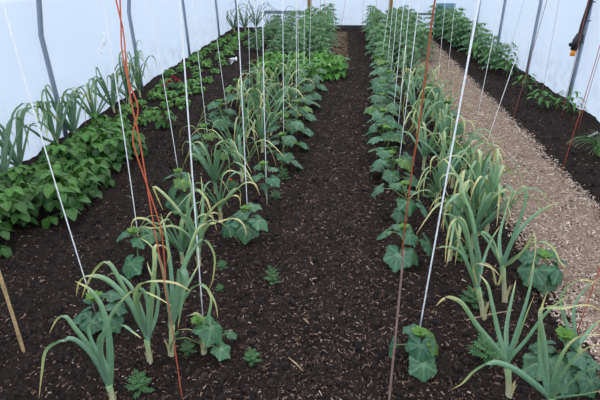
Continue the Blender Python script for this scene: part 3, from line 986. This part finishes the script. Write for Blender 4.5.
# seedlings along the left wall
sp = []
for _ in range(4):
    o = bean((0, 0, 0), h=.13, rad=.11, n=13, size=.055, name='bean_seedling', cat='seedling', c0=lin(98, 142, 68))
    sp.append(o)
cnt = 0
sl = 'small bean seedling in the loose rows beyond the dense bed, along the left wall'
for j in range(21):
    for x in (-2.42, -2.1, -1.9):
        y = 5.0 + j * .34
        if x == -1.9 and (j < 1 or j % 2 or j > 16): continue
        o = sp[cnt] if cnt < 4 else copy_tree(sp[cnt % 4])
        o.location = (x + random.uniform(-.07, .07) - (.12 if j > 6 else 0), y + random.uniform(-.08, .08), 0)
        o.rotation_euler = (0, 0, random.uniform(0, 6))
        s_ = random.uniform(.6, 1.05); o.scale = (s_, s_, s_)
        tag(o, sl, 'seedling', 'bean seedlings along the left wall')
        cnt += 1
# red-flowered plant
g = G(178, 92)
o = bean((g[0], g[1], 0), h=.16, rad=.16, n=14, size=.07, name='red_flowering_plant', cat='flowering plant', c0=lin(40, 78, 60), label='dark-leaved plant with red blooms among the bean seedlings')
for (dx, dz) in ((-.06, .17), (.04, .18), (-.12, .12), (.0, .22)):
    fm = MB()
    for k_ in range(14):
        a = k_ * 2.4
        d = (math.cos(a), math.sin(a), .45 + .1 * k_)
        put(fm, SMALLL[k_ % 2], np.array([dx, -.12 + dx * .3, dz - .02 + .0008 * k_]), d, (-math.cos(a) * .6, -math.sin(a) * .6, 1), .06 * (1 - .03 * k_), jit(lin(190, 16, 40)), lin(150, 8, 30))
    tag(fm.build('flower', M_PETAL, o), 'red bloom')

# ------------------------------------------------------------------ marigolds and small weeds
def marigold(loc, label, h=.09, rad=.06, n=15, flowers=0, c=lin(78, 120, 70), fpos=(0, 0)):
    root = thing('marigold_plant', loc, label, 'marigold', 'young marigolds between the rows')
    fol, st = MB(), MB()
    for i in range(n):
        a = i * 2.4
        t = (i + .5) / n
        out = np.array([math.cos(a), math.sin(a), 0])
        p0 = np.array([0, 0, h * .75 * t])
        p1 = p0 + out * rad * (1 - .5 * t) * .9 + np.array([0, 0, h * .3 * (.3 + t)])
        st.tube([p0, p1], [.0016, .0008], c, 4, cap=False)
        # feather leaf of narrow leaflets
        for q in (.3, .5, .7, .88, 1.0):
            pc = p0 * (1 - q) + p1 * q
            for s_ in ((-1, 1) if q < 1 else (0,)):
                a2 = a + s_ * .9
                d = (math.cos(a2), math.sin(a2), .25)
                put(fol, TINYL[0], pc, d, (0, 0, 1), .3 * rad * (1.2 - .3 * q), jit(c, .25), c * 1.3)
    st.tube([(0, 0, -.01), (0, 0, h * .8)], [.004, .003], c, 5)
    fol.build('foliage', M_LEAF, root)
    st.build('stem', M_STEM, root)
    for k_ in range(flowers):
        fm = MB()
        cx, cy, cz = fpos[0] + .03 * k_, fpos[1], h + .03
        fm.tube([(cx * .2, cy * .2, h * .6), (cx, cy, cz - .012)], .0015, c, 4)
        for q in range(18):
            a = q * 2.4
            d = (math.cos(a), math.sin(a), .1 + .07 * q)
            put(fm, SMALLL[q % 2], (cx, cy, cz), d, (-math.cos(a) * .5, -math.sin(a) * .5, 1), .02 * (1 - .02 * q), jit(lin(236, 96, 22)), lin(200, 70, 10))
        tag(fm.build('flower', M_PETAL, root), 'orange bloom')
    return root
for px, lab, h, rad, fl_, fp in [((272, 283), 'small marigold standing alone in the middle soil path', .09, .05, 0, (0, 0)),
        ((252, 361), 'tiny marigold at the left edge of the middle path, right of the nearest cucumber', .05, .045, 0, (0, 0)),
        ((140, 391), 'feathery marigold at the bottom edge between two left garlic plants', .08, .06, 0, (0, 0)),
        ((232, 190), 'marigold with an orange bloom in the left garlic row', .07, .07, 1, (0.0, -.03)),
        ((283, 179), 'small marigold beside the pale upright cucumber', .09, .06, 0, (0, 0)),
        ((276, 198), 'tiny marigold at the foot of the pale upright cucumber', .05, .05, 0, (0, 0)),
        ((222, 268), 'tiny marigold left of the white string in the inner left row', .04, .04, 0, (0, 0)),
        ((472, 304), 'marigold with an orange bloom in the right garlic row', .08, .07, 1, (0.0, -.03)),
        ((484, 358), 'bushy marigold left of the nearest right garlic stem', .09, .08, 0, (0, 0)),
        ((457, 258), 'marigold left of the stout right garlic', .09, .08, 0, (0, 0)),
        ((432, 200), 'bushy marigold right of the rusty twine', .1, .09, 0, (0, 0)),
        ((430, 152), 'marigold between the right cucumber and garlic rows, midway', .1, .09, 0, (0, 0)),
        ((220, 292), 'low marigold behind the nearest inner left cucumber', .04, .03, 0, (0, 0)),
        ((188, 352), 'low marigold between the near garlic stems', .05, .04, 0, (0, 0))]:
    g = G(*px)
    marigold((g[0], g[1], 0), lab, h, rad, 15, fl_, fpos=fp)
# yellow-orange blooms beside the far right cucumbers
g = G(404, 96)
marigold((g[0], g[1], 0), 'taller marigold with orange blooms between far cucumbers and garlic', .3, .1, 24, 2)

# ------------------------------------------------------------------ tomatoes and peppers
def tomato(h=.68, rad=.26, seed=0, c=lin(88, 128, 92), cy=lin(112, 146, 88)):
    random.seed(seed)
    root = thing('tomato_plant', (0, 0, 0))
    fol, st = MB(), MB()
    st.tube([(0, 0, -.01), (.01, 0, h * .5), (0, .01, h)], [.008, .006, .003], lin(104, 130, 78), 6)
    for i in range(24):
        t = (i + .5) / 24
        a = i * 2.4 + random.uniform(-.3, .3)
        out = np.array([math.cos(a), math.sin(a), 0])
        p0 = np.array([0, 0, h * (.12 + .85 * t)])
        L = rad * (1.15 - .6 * t) * random.uniform(.8, 1.1)
        p1 = p0 + out * L * .55 + np.array([0, 0, L * .3])
        p2 = p0 + out * L + np.array([0, 0, L * .05])
        st.tube([p0, p1, p2], [.003, .0025, .0015], lin(104, 130, 78), 4, cap=False)
        col = jit(c * (1 - .5 * t) + cy * .5 * t, .15)
        for q in (.3, .5, .7, .88, 1):
            pc = p0 * (1 - q) ** 2 + 2 * p1 * q * (1 - q) + p2 * q * q
            for s_ in ((-1, 1) if q < 1 else (0,)):
                a2 = a + s_ * 1.1
                tl = random.uniform(-.7, .1)
                d = np.array([math.cos(a2) * math.cos(tl), math.sin(a2) * math.cos(tl), math.sin(tl)])
                put(fol, random.choice(SMALLL), pc, d, (0, 0, 1), random.uniform(.07, .1), col, col * 1.25)
    fol.build('foliage', M_LEAF, root)
    st.build('stem', M_STEM, root)
    return root
def pepper(loc, h=.25, n=16, size=.1, label=None, group=None, rad=.1):
    root = thing('pepper_plant', loc, label, 'pepper plant', group)
    fol, st = MB(), MB()
    st.tube([(0, 0, -.01), (0.005, 0, h * .5), (0, 0, h * .9)], [.006, .005, .003], lin(100, 132, 66), 6)
    for i in range(n):
        t = (i + .5) / n
        a = i * 2.4
        out = np.array([math.cos(a), math.sin(a), 0])
        p0 = np.array([0, 0, h * (.3 + .65 * t)])
        p1 = p0 + out * rad * (1 - .6 * t) + np.array([0, 0, .03])
        st.tube([p0, p1], [.0022, .0015], lin(100, 132, 66), 4, cap=False)
        tl = random.uniform(-.6, .1)
        d = np.array([out[0] * math.cos(tl), out[1] * math.cos(tl), math.sin(tl)])
        col = jit(lin(84, 130, 64), .14)
        put(fol, random.choice(PEPL), p1, d, (-out[0] * .2, -out[1] * .2, 1), size * random.uniform(.75, 1.1), col, col * 1.4)
    fol.build('foliage', M_LEAF, root)
    st.build('stem', M_STEM, root)
    return root
tp = [tomato(.66, .27, 1), tomato(.7, .3, 2), tomato(.6, .26, 3), tomato(.72, .28, 4)]
used = [False] * 4
def put_tomato(i, x, y, s_, lab, grp):
    k_ = i % 4
    if not used[k_]:
        o = tp[k_]; used[k_] = True
    else:
        o = copy_tree(tp[k_])
    o.location = (x, y, 0); o.rotation_euler = (0, 0, random.uniform(0, 6)); o.scale = (s_, s_, s_)
    tag(o, lab, 'tomato plant', grp)
random.seed(11)
i = 0
TL = 'leafy tomato plant in the crowded far block left of the soil path'
for j in range(8):
    for x in (-1.65, -1.2, -.8, -.42):
        y = 8.75 + j * .52
        if x < -1.5 and j < 2: continue
        s_ = random.uniform(.68, .84) * (.75 if x < -1.0 else 1) * (1.0 + .02 * j)
        put_tomato(i, x + random.uniform(-.06, .06), y + random.uniform(-.08, .08), s_, TL if not (j == 7 and x == -.42) else 'last tomato plant beside the far left end of the soil path', 'tomatoes left of the path'); i += 1
TR = 'leafy tomato plant in the crowded far block right of the soil path'
for j in range(10):
    for x in (.66, 1.04, 1.36):
        if x > 1.3 and j < 2: continue
        y = 7.75 + j * .52 + (.2 if x > 1 else 0)
        s_ = random.uniform(.72, .95) if j > 1 else .65
        put_tomato(i, x + random.uniform(-.05, .05) + .0, y, s_, TR if not (j == 9 and x == .66) else 'last tomato plant beside the far right end of the soil path', 'tomatoes right of the path'); i += 1
TW = 'leafy tomato plant in the tall row against the right wall'
for j in range(10):
    y = 8.1 + j * .5
    put_tomato(i, 2.36 + random.uniform(-.04, .04), y, random.uniform(.78, .98) if j > 1 else .74, TW, 'tomatoes by the right wall'); i += 1
    if j > 3:
        put_tomato(i, 2.2 + random.uniform(-.05, .05), y + .2, random.uniform(.7, .9), TW, 'tomatoes by the right wall'); i += 1
PR = 'peppers in the right bed'
for px, h, n_, s_, lab in [((523, 93), .24, 14, .1, 'pepper plant tied to the pinkish twine near the second hoop leg'), ((540, 107), .2, 18, .11, 'low wide pepper plant between two hoop legs on the right'),
        ((566, 112), .26, 12, .09, 'pepper plant climbing the twine at the foot of the cable hoop'), ((556, 110), .12, 8, .07, 'tiny pepper plant left of the cable hoop foot'),
        ((583, 116), .12, 8, .07, 'tiny pepper plant right of the cable hoop foot'), ((506, 78), .3, 20, .1, 'bushy pepper plant at the near end of the right wall row'),
        ((490, 70), .36, 24, .12, 'tall pepper plant at the near end of the right wall row'), ((512, 68), .4, 24, .1, 'pepper plant against the sheet behind the near bushy ones'),
        ((476, 62), .34, 22, .13, 'pepper plant with a long pale leaf over the wood chips')]:
    g = G(*px)
    pepper((min(g[0], 2.64), g[1], 0), h, n_, s_, lab, PR, .12)
# grassy clump with a white tag, right edge
g = G(600, 156)
root = thing('grassy_herb', (min(g[0], 2.5), g[1], 0), 'grassy herb clump beside the white plant tag at the right edge', 'herb')
fm = MB()
for k_ in range(60):
    a = random.uniform(0, 6.28); L = random.uniform(.16, .3); o_ = np.array([math.cos(a), math.sin(a), 0]); b_ = o_ * random.uniform(0, .04)
    strap(fm, [b_, b_ + o_ * L * .3 + (0, 0, L * .55), b_ + o_ * L * .75 + (0, 0, L * .6), b_ + o_ * L * 1.05 + (0, 0, L * .35)], .007, (-o_[1], o_[0], 0), .1, col=jit(lin(88, 130, 70)), nseg=6)
fm.build('foliage', M_WAX, root)
g = G(588, 137)
mb = MB(); mb.box((-.012, -.0015, -.02), (.012, .0015, .1), (.8, .8, .8))
o = mb.build('plant_tag', M_WHITEP, smooth=False, loc=(g[0], g[1], 0))
o.rotation_euler = (.5, .75, .3)
tag(o, 'white plastic plant tag stuck in the soil by the grassy clump', 'plant tag')

# ------------------------------------------------------------------ strings
def line3(bot_px, top_px, Y=None, z=0.0, ztop=2.2):
    B = G(bot_px[0], bot_px[1], z)
    T_ = PY(top_px[0], top_px[1], B[1])
    d = T_ - B
    t = (ztop - z) / d[2]
    return B, B + d * t
WIRES = []
def string(bot, top, label, grp, r=.0028, col=lin(252, 252, 253), z=0.0, knot=None, sway=.012, name='string', cat='string'):
    B, T_ = line3(bot, top, z=z)
    mb = MB()
    n_ = 14
    ph = random.uniform(0, 6)
    pts = []
    for k_ in range(n_ + 1):
        t = k_ / n_
        p = B * (1 - t) + T_ * t
        p = p + np.array([math.sin(t * PI) * sway * math.cos(ph), math.sin(t * PI) * sway * math.sin(ph), 0])
        pts.append(p)
    pts[0] = pts[0] + np.array([0, 0, -.01])
    mb.tube(pts, r, col, 6)
    o = mb.build(name, M_STRING)
    tag(o, label, cat, grp)
    if knot is not None:
        c = PY(knot[0], knot[1], B[1])
        km = MB()
        if knot[1] < 50:
            km.tube([c + np.array([.012 * math.sin(q * .7) - .02 * (q > 6), 0, .05 - .012 * q]) for q in range(10)], .004, lin(244, 244, 248), 6)
        for q in range(5 if knot[1] > 50 else 0):
            a = q * 1.3
            put(km, SMALLL[q % 2], c, (-.8 + .3 * math.cos(a), .3 * math.sin(a), -.2 + .3 * math.cos(a * 2)), (0, 0, 1), .045, lin(240, 240, 245), lin(240, 240, 245))
        km.tube([c + (0, 0, -.012), c, c + (0, 0, .012)], [.004, .007, .004], lin(240, 240, 245), 6)
        tag(km.build('knot', M_STRING, o), 'white knotted string end')
    WIRES.append(T_)
    return o
SL, SR, SX = 'white strings over the left rows', 'white strings over the right rows', 'orange and pink twines'
string((97, 318), (5, 0), 'white string slanting down to the low cucumber behind the lower left garlic', SL)
string((140, 250), (104, 20), 'white string ending at the cucumber left of the orange twines', SL, knot=(104, 42))
string((179, 176), (148, 0), 'thin white string across bare soil, right of the orange twines', SL)
string((203, 320), (180, 0), 'long white string ending at the nearest inner left cucumber', SL, r=.003)
string((208, 140), (193, 0), 'white string across bare soil left of the knotted string', SL)
string((227, 112), (213, 0), 'white string just left of the knotted string, ending behind it', SL)
string((248, 224), (237, 0), 'white string with a bow-like knot near its top', SL, r=.003, knot=(236, 59))
string((250, 95), (247, 0), 'thin white string just right of the knotted string', SL)
string((260, 90), (255, 0), 'faint thin white string between the knotted string and the next long one', SL)
string((267, 205), (264, 0), 'long white string ending at the pale upright cucumber', SL)
string((284, 152), (283, 0), 'white string ending at the fourth inner left cucumber', SL)
string((296, 124), (295, 0), 'white string left of a close pair, over the far inner left cucumbers', SL)
string((299, 100), (298.5, 0), 'thin white string doubled close behind another, inner left row', SL)
string((304, 88), (305.5, 0), 'white string second from the right end of the left bunch', SL)
string((309, 80), (311, 0), 'white string at the right end of the left bunch, by the brown post', SL)
string((379, 78), (389.7, 0), 'white string at the left end of the right bunch', SR)
string((385.5, 84), (393, 0), 'second white string from the left in the right bunch', SR)
string((388, 100), (397, 0), 'third white string from the left in the right bunch', SR)
string((392.5, 122), (403, 0), 'fourth white string from the left in the right bunch', SR)
string((397, 140), (410.5, 0), 'second-last white string on the right of the right bunch', SR)
string((398, 170), (419, 0), 'long string on the right of the right bunch, ending at fifth cucumber', SR, knot=None)
string((418, 338), (480, 0), 'thickest white string, slanting down to the nearest inner right cucumber', SR, r=.0036, sway=.004)
string((438, 80), (445, 0), 'white string just right of the rusty twine', SR)
string((448, 72), (456, 0), 'white string above the far right garlic', SR)
string((463, 86), (477, 0), 'thin white string behind the thickest one', SR)
string((477, 118), (499, 0), 'white string crossing the near pepper row to the wood chips edge', SR)
string((487, 142), (538, 0), 'slanting white string ending at the outer right cucumber by the chips', SR)
CO_ = lin(208, 104, 74); CP_ = lin(190, 90, 88)
# twisted pair at the left
def polytwine(pts, Y, label, r=.0022, col=CO_, ztop=2.2):
    P = [PY(x, y, Y) for x, y in pts]
    P[0] = G(*pts[0]) if P[0][2] < .1 else P[0]
    d = P[-1] - P[-2]
    P.append(P[-1] + d * (ztop - P[-1][2]) / d[2])
    Q = np.vstack([2 * P[0] - P[1], P, 2 * P[-1] - P[-2]])
    out = []
    for i in range(len(P) - 1):
        a, b, c, e_ = Q[i], Q[i + 1], Q[i + 2], Q[i + 3]
        for k_ in range(5):
            u = k_ / 5
            out.append(.5 * ((2 * b) + (-a + c) * u + (2 * a - 5 * b + 4 * c - e_) * u * u + (-a + 3 * b - 3 * c + e_) * u ** 3))
    out.append(P[-1])
    mb = MB(); mb.tube(out, r, col, 6)
    return tag(mb.build('orange_twine', M_STRING), label, 'twine', SX)
Y1 = G(182, 398)[1]
polytwine([(182, 398), (178, 370), (170, 315), (162, 270), (152, 215), (143, 160), (138, 133), (131, 100), (127, 70), (123, 30), (116, 0)], Y1,
          'orange twine running down past the garlic to the bottom edge, left of its pair')
polytwine([(166, 280), (163, 245), (160, 225), (147, 185), (135, 150), (133, 133), (138, 108), (128, 80), (122, 50), (121, 25), (120, 0)], Y1 + .03,
          'orange twine of the left pair, crossing its partner and ending higher')
polytwine([(402, 256), (404, 235), (412, 170), (418, 133), (428, 55), (433, 12), (435, 0)], G(395, 330)[1] + .35, 'rusty orange twine tied to the top of the brown cane', r=.0042, col=lin(168, 86, 58))
def twine(bot, top, label, col=CP_, r=.0026):
    return string(bot, top, label, SX, r=r, col=col, name='pink_twine', cat='twine')
twine((512, 122), (546, 0), 'pinkish twine crossing the second hoop leg, ending at a pepper plant', col=lin(170, 92, 84))
twine((561, 118), (588, 0), 'pink twine beside the black cable, down to the hoop foot', col=lin(184, 100, 92))
twine((561, 174), (601, 36), 'orange-pink twine ending nearest on the right dark bed', col=lin(180, 80, 64))
twine((577, 133), (614, 0), 'orange-pink twine ending beside the white plant tag', col=lin(180, 84, 70))
twine((503, 75), (524, 0), 'faint grey-pink twine in front of the sheet behind the peppers', col=lin(170, 150, 164), r=.0018)
twine((541, 100), (558, 0), 'faint grey-pink twine between two hoop legs on the right', col=lin(170, 150, 164), r=.0018)
twine((575, 338), (610, 240), 'red twine low at the right edge among the corner garlic', col=lin(196, 84, 56), r=.002)
twine((338, 45), (345, 0), 'faint pink twine above the far left tomatoes', r=.003)
twine((362, 38), (364, -5), 'faint pink twine right of the far path end', r=.003)
twine((374, 48), (377, 0), 'faint pink twine above the far right tomatoes', r=.003)
twine((330, 45), (324, -5), 'faint pink twine left of the far path end', r=.003)
twine((320, 50), (321, 0), 'pink twine close to the left far post', r=.003)
# the tie wires the strings hang from
for n_, x in enumerate(sorted({round(float(t[0]) * 2) / 2 for t in WIRES})):
    wire(x, 10 + n_)

# ------------------------------------------------------------------ canes
def cane(P0, P1, label, r, col):
    mb = MB()
    n_ = 26
    pts, rs = [], []
    for k_ in range(n_ + 1):
        t = k_ / n_
        pts.append(P0 * (1 - t) + P1 * t)
        rs.append(r * (1.22 if k_ % 6 == 3 else 1.0) * (1 - .15 * t))
    root = mb.tube(pts, rs, np.array([col * (0.75 if k_ % 6 == 3 else 1) for k_ in range(n_ + 1)]), 8)
    return tag(mb.build('bamboo_cane', M_CHIP), label, 'cane', 'bamboo canes')
B = G(389, 402); T_ = PY(404, 250, B[1] + .33)
cane(B + np.array([0, 0, -.03]), T_, 'slim brown cane leaning in the right cucumber row, tied to rusty twine', .0052, lin(132, 108, 98))
B = G(24, 352); T_ = PY(-8, 250, B[1])
cane(B + np.array([0, 0, -.03]), B + (T_ - B) * 2.0, 'tan bamboo cane stuck in bare soil at the left edge', .0075, lin(206, 172, 126))
# string remnant post marks, fallen sticks on the soil
for (a, b, lab) in [((289, 360), (303, 373), 'pale split stick lying lowest in the middle path'), ((466, 322), (513, 312), 'pale stick lying between the stout garlic and the cucumber'),
                    ((304, 321), (309, 326), 'short pale stick above the lowest one in the middle path')]:
    A_, B_ = G(*a) + np.array([0, 0, .012]), G(*b) + np.array([0, 0, .012])
    mb = MB(); mb.tube([A_, (A_ + B_) / 2 + np.array([0, .002, .003]), B_], [.003, .004, .002], lin(178, 148, 118), 6)
    tag(mb.build('stick', M_CHIP), lab, 'stick', 'sticks on the soil')

# ------------------------------------------------------------------ black cable and its connector on the right hoop
def hoop_pt(z):
    return np.array([XR - .035 - .06, 6.27 - .02, z])
root = thing('irrigation_hose', (XR - .1, 6.25, .75), 'black hose taped to the right hoop leg ending in an orange-tipped fitting', 'hose')
def rel(p): return np.asarray(p, float) - np.array([XR - .1, 6.25, .75])
mb = MB()
zz = np.linspace(1.3, .80, 12)
mb.tube([rel((XR - .095 - .012 * math.sin(z * 9), 6.2, z)) for z in zz], .027, (1, 1, 1), 8)
mb.build('hose', M_BLACK, root)
mb = MB()
mb.tube([rel((XR - .10, 6.2, .84)), rel((XR - .12, 6.2, .76)), rel((XR - .14, 6.2, .66))], [.042, .055, .036], (1, 1, 1), 10)
mb.tube([rel((XR - .20, 6.2, .72)), rel((XR - .06, 6.2, .76))], .022, (1, 1, 1), 8)
tag(mb.build('valve', M_BLACK, root), 'black valve body')
mb = MB()
mb.tube([rel((XR - .14, 6.19, .66)), rel((XR - .145, 6.19, .60))], .028, (1, 1, 1), 10)
tag(mb.build('nozzle', M_ORANGE, root), 'orange nozzle')
for z in (1.18, .98):
    mb = MB()
    mb.tube([rel((XR - .09, 6.21, z)), rel((XR - .02, 6.21, z + .003))], .006, (1, 1, 1), 6)
    mb.build('clip', M_BLACK, root)
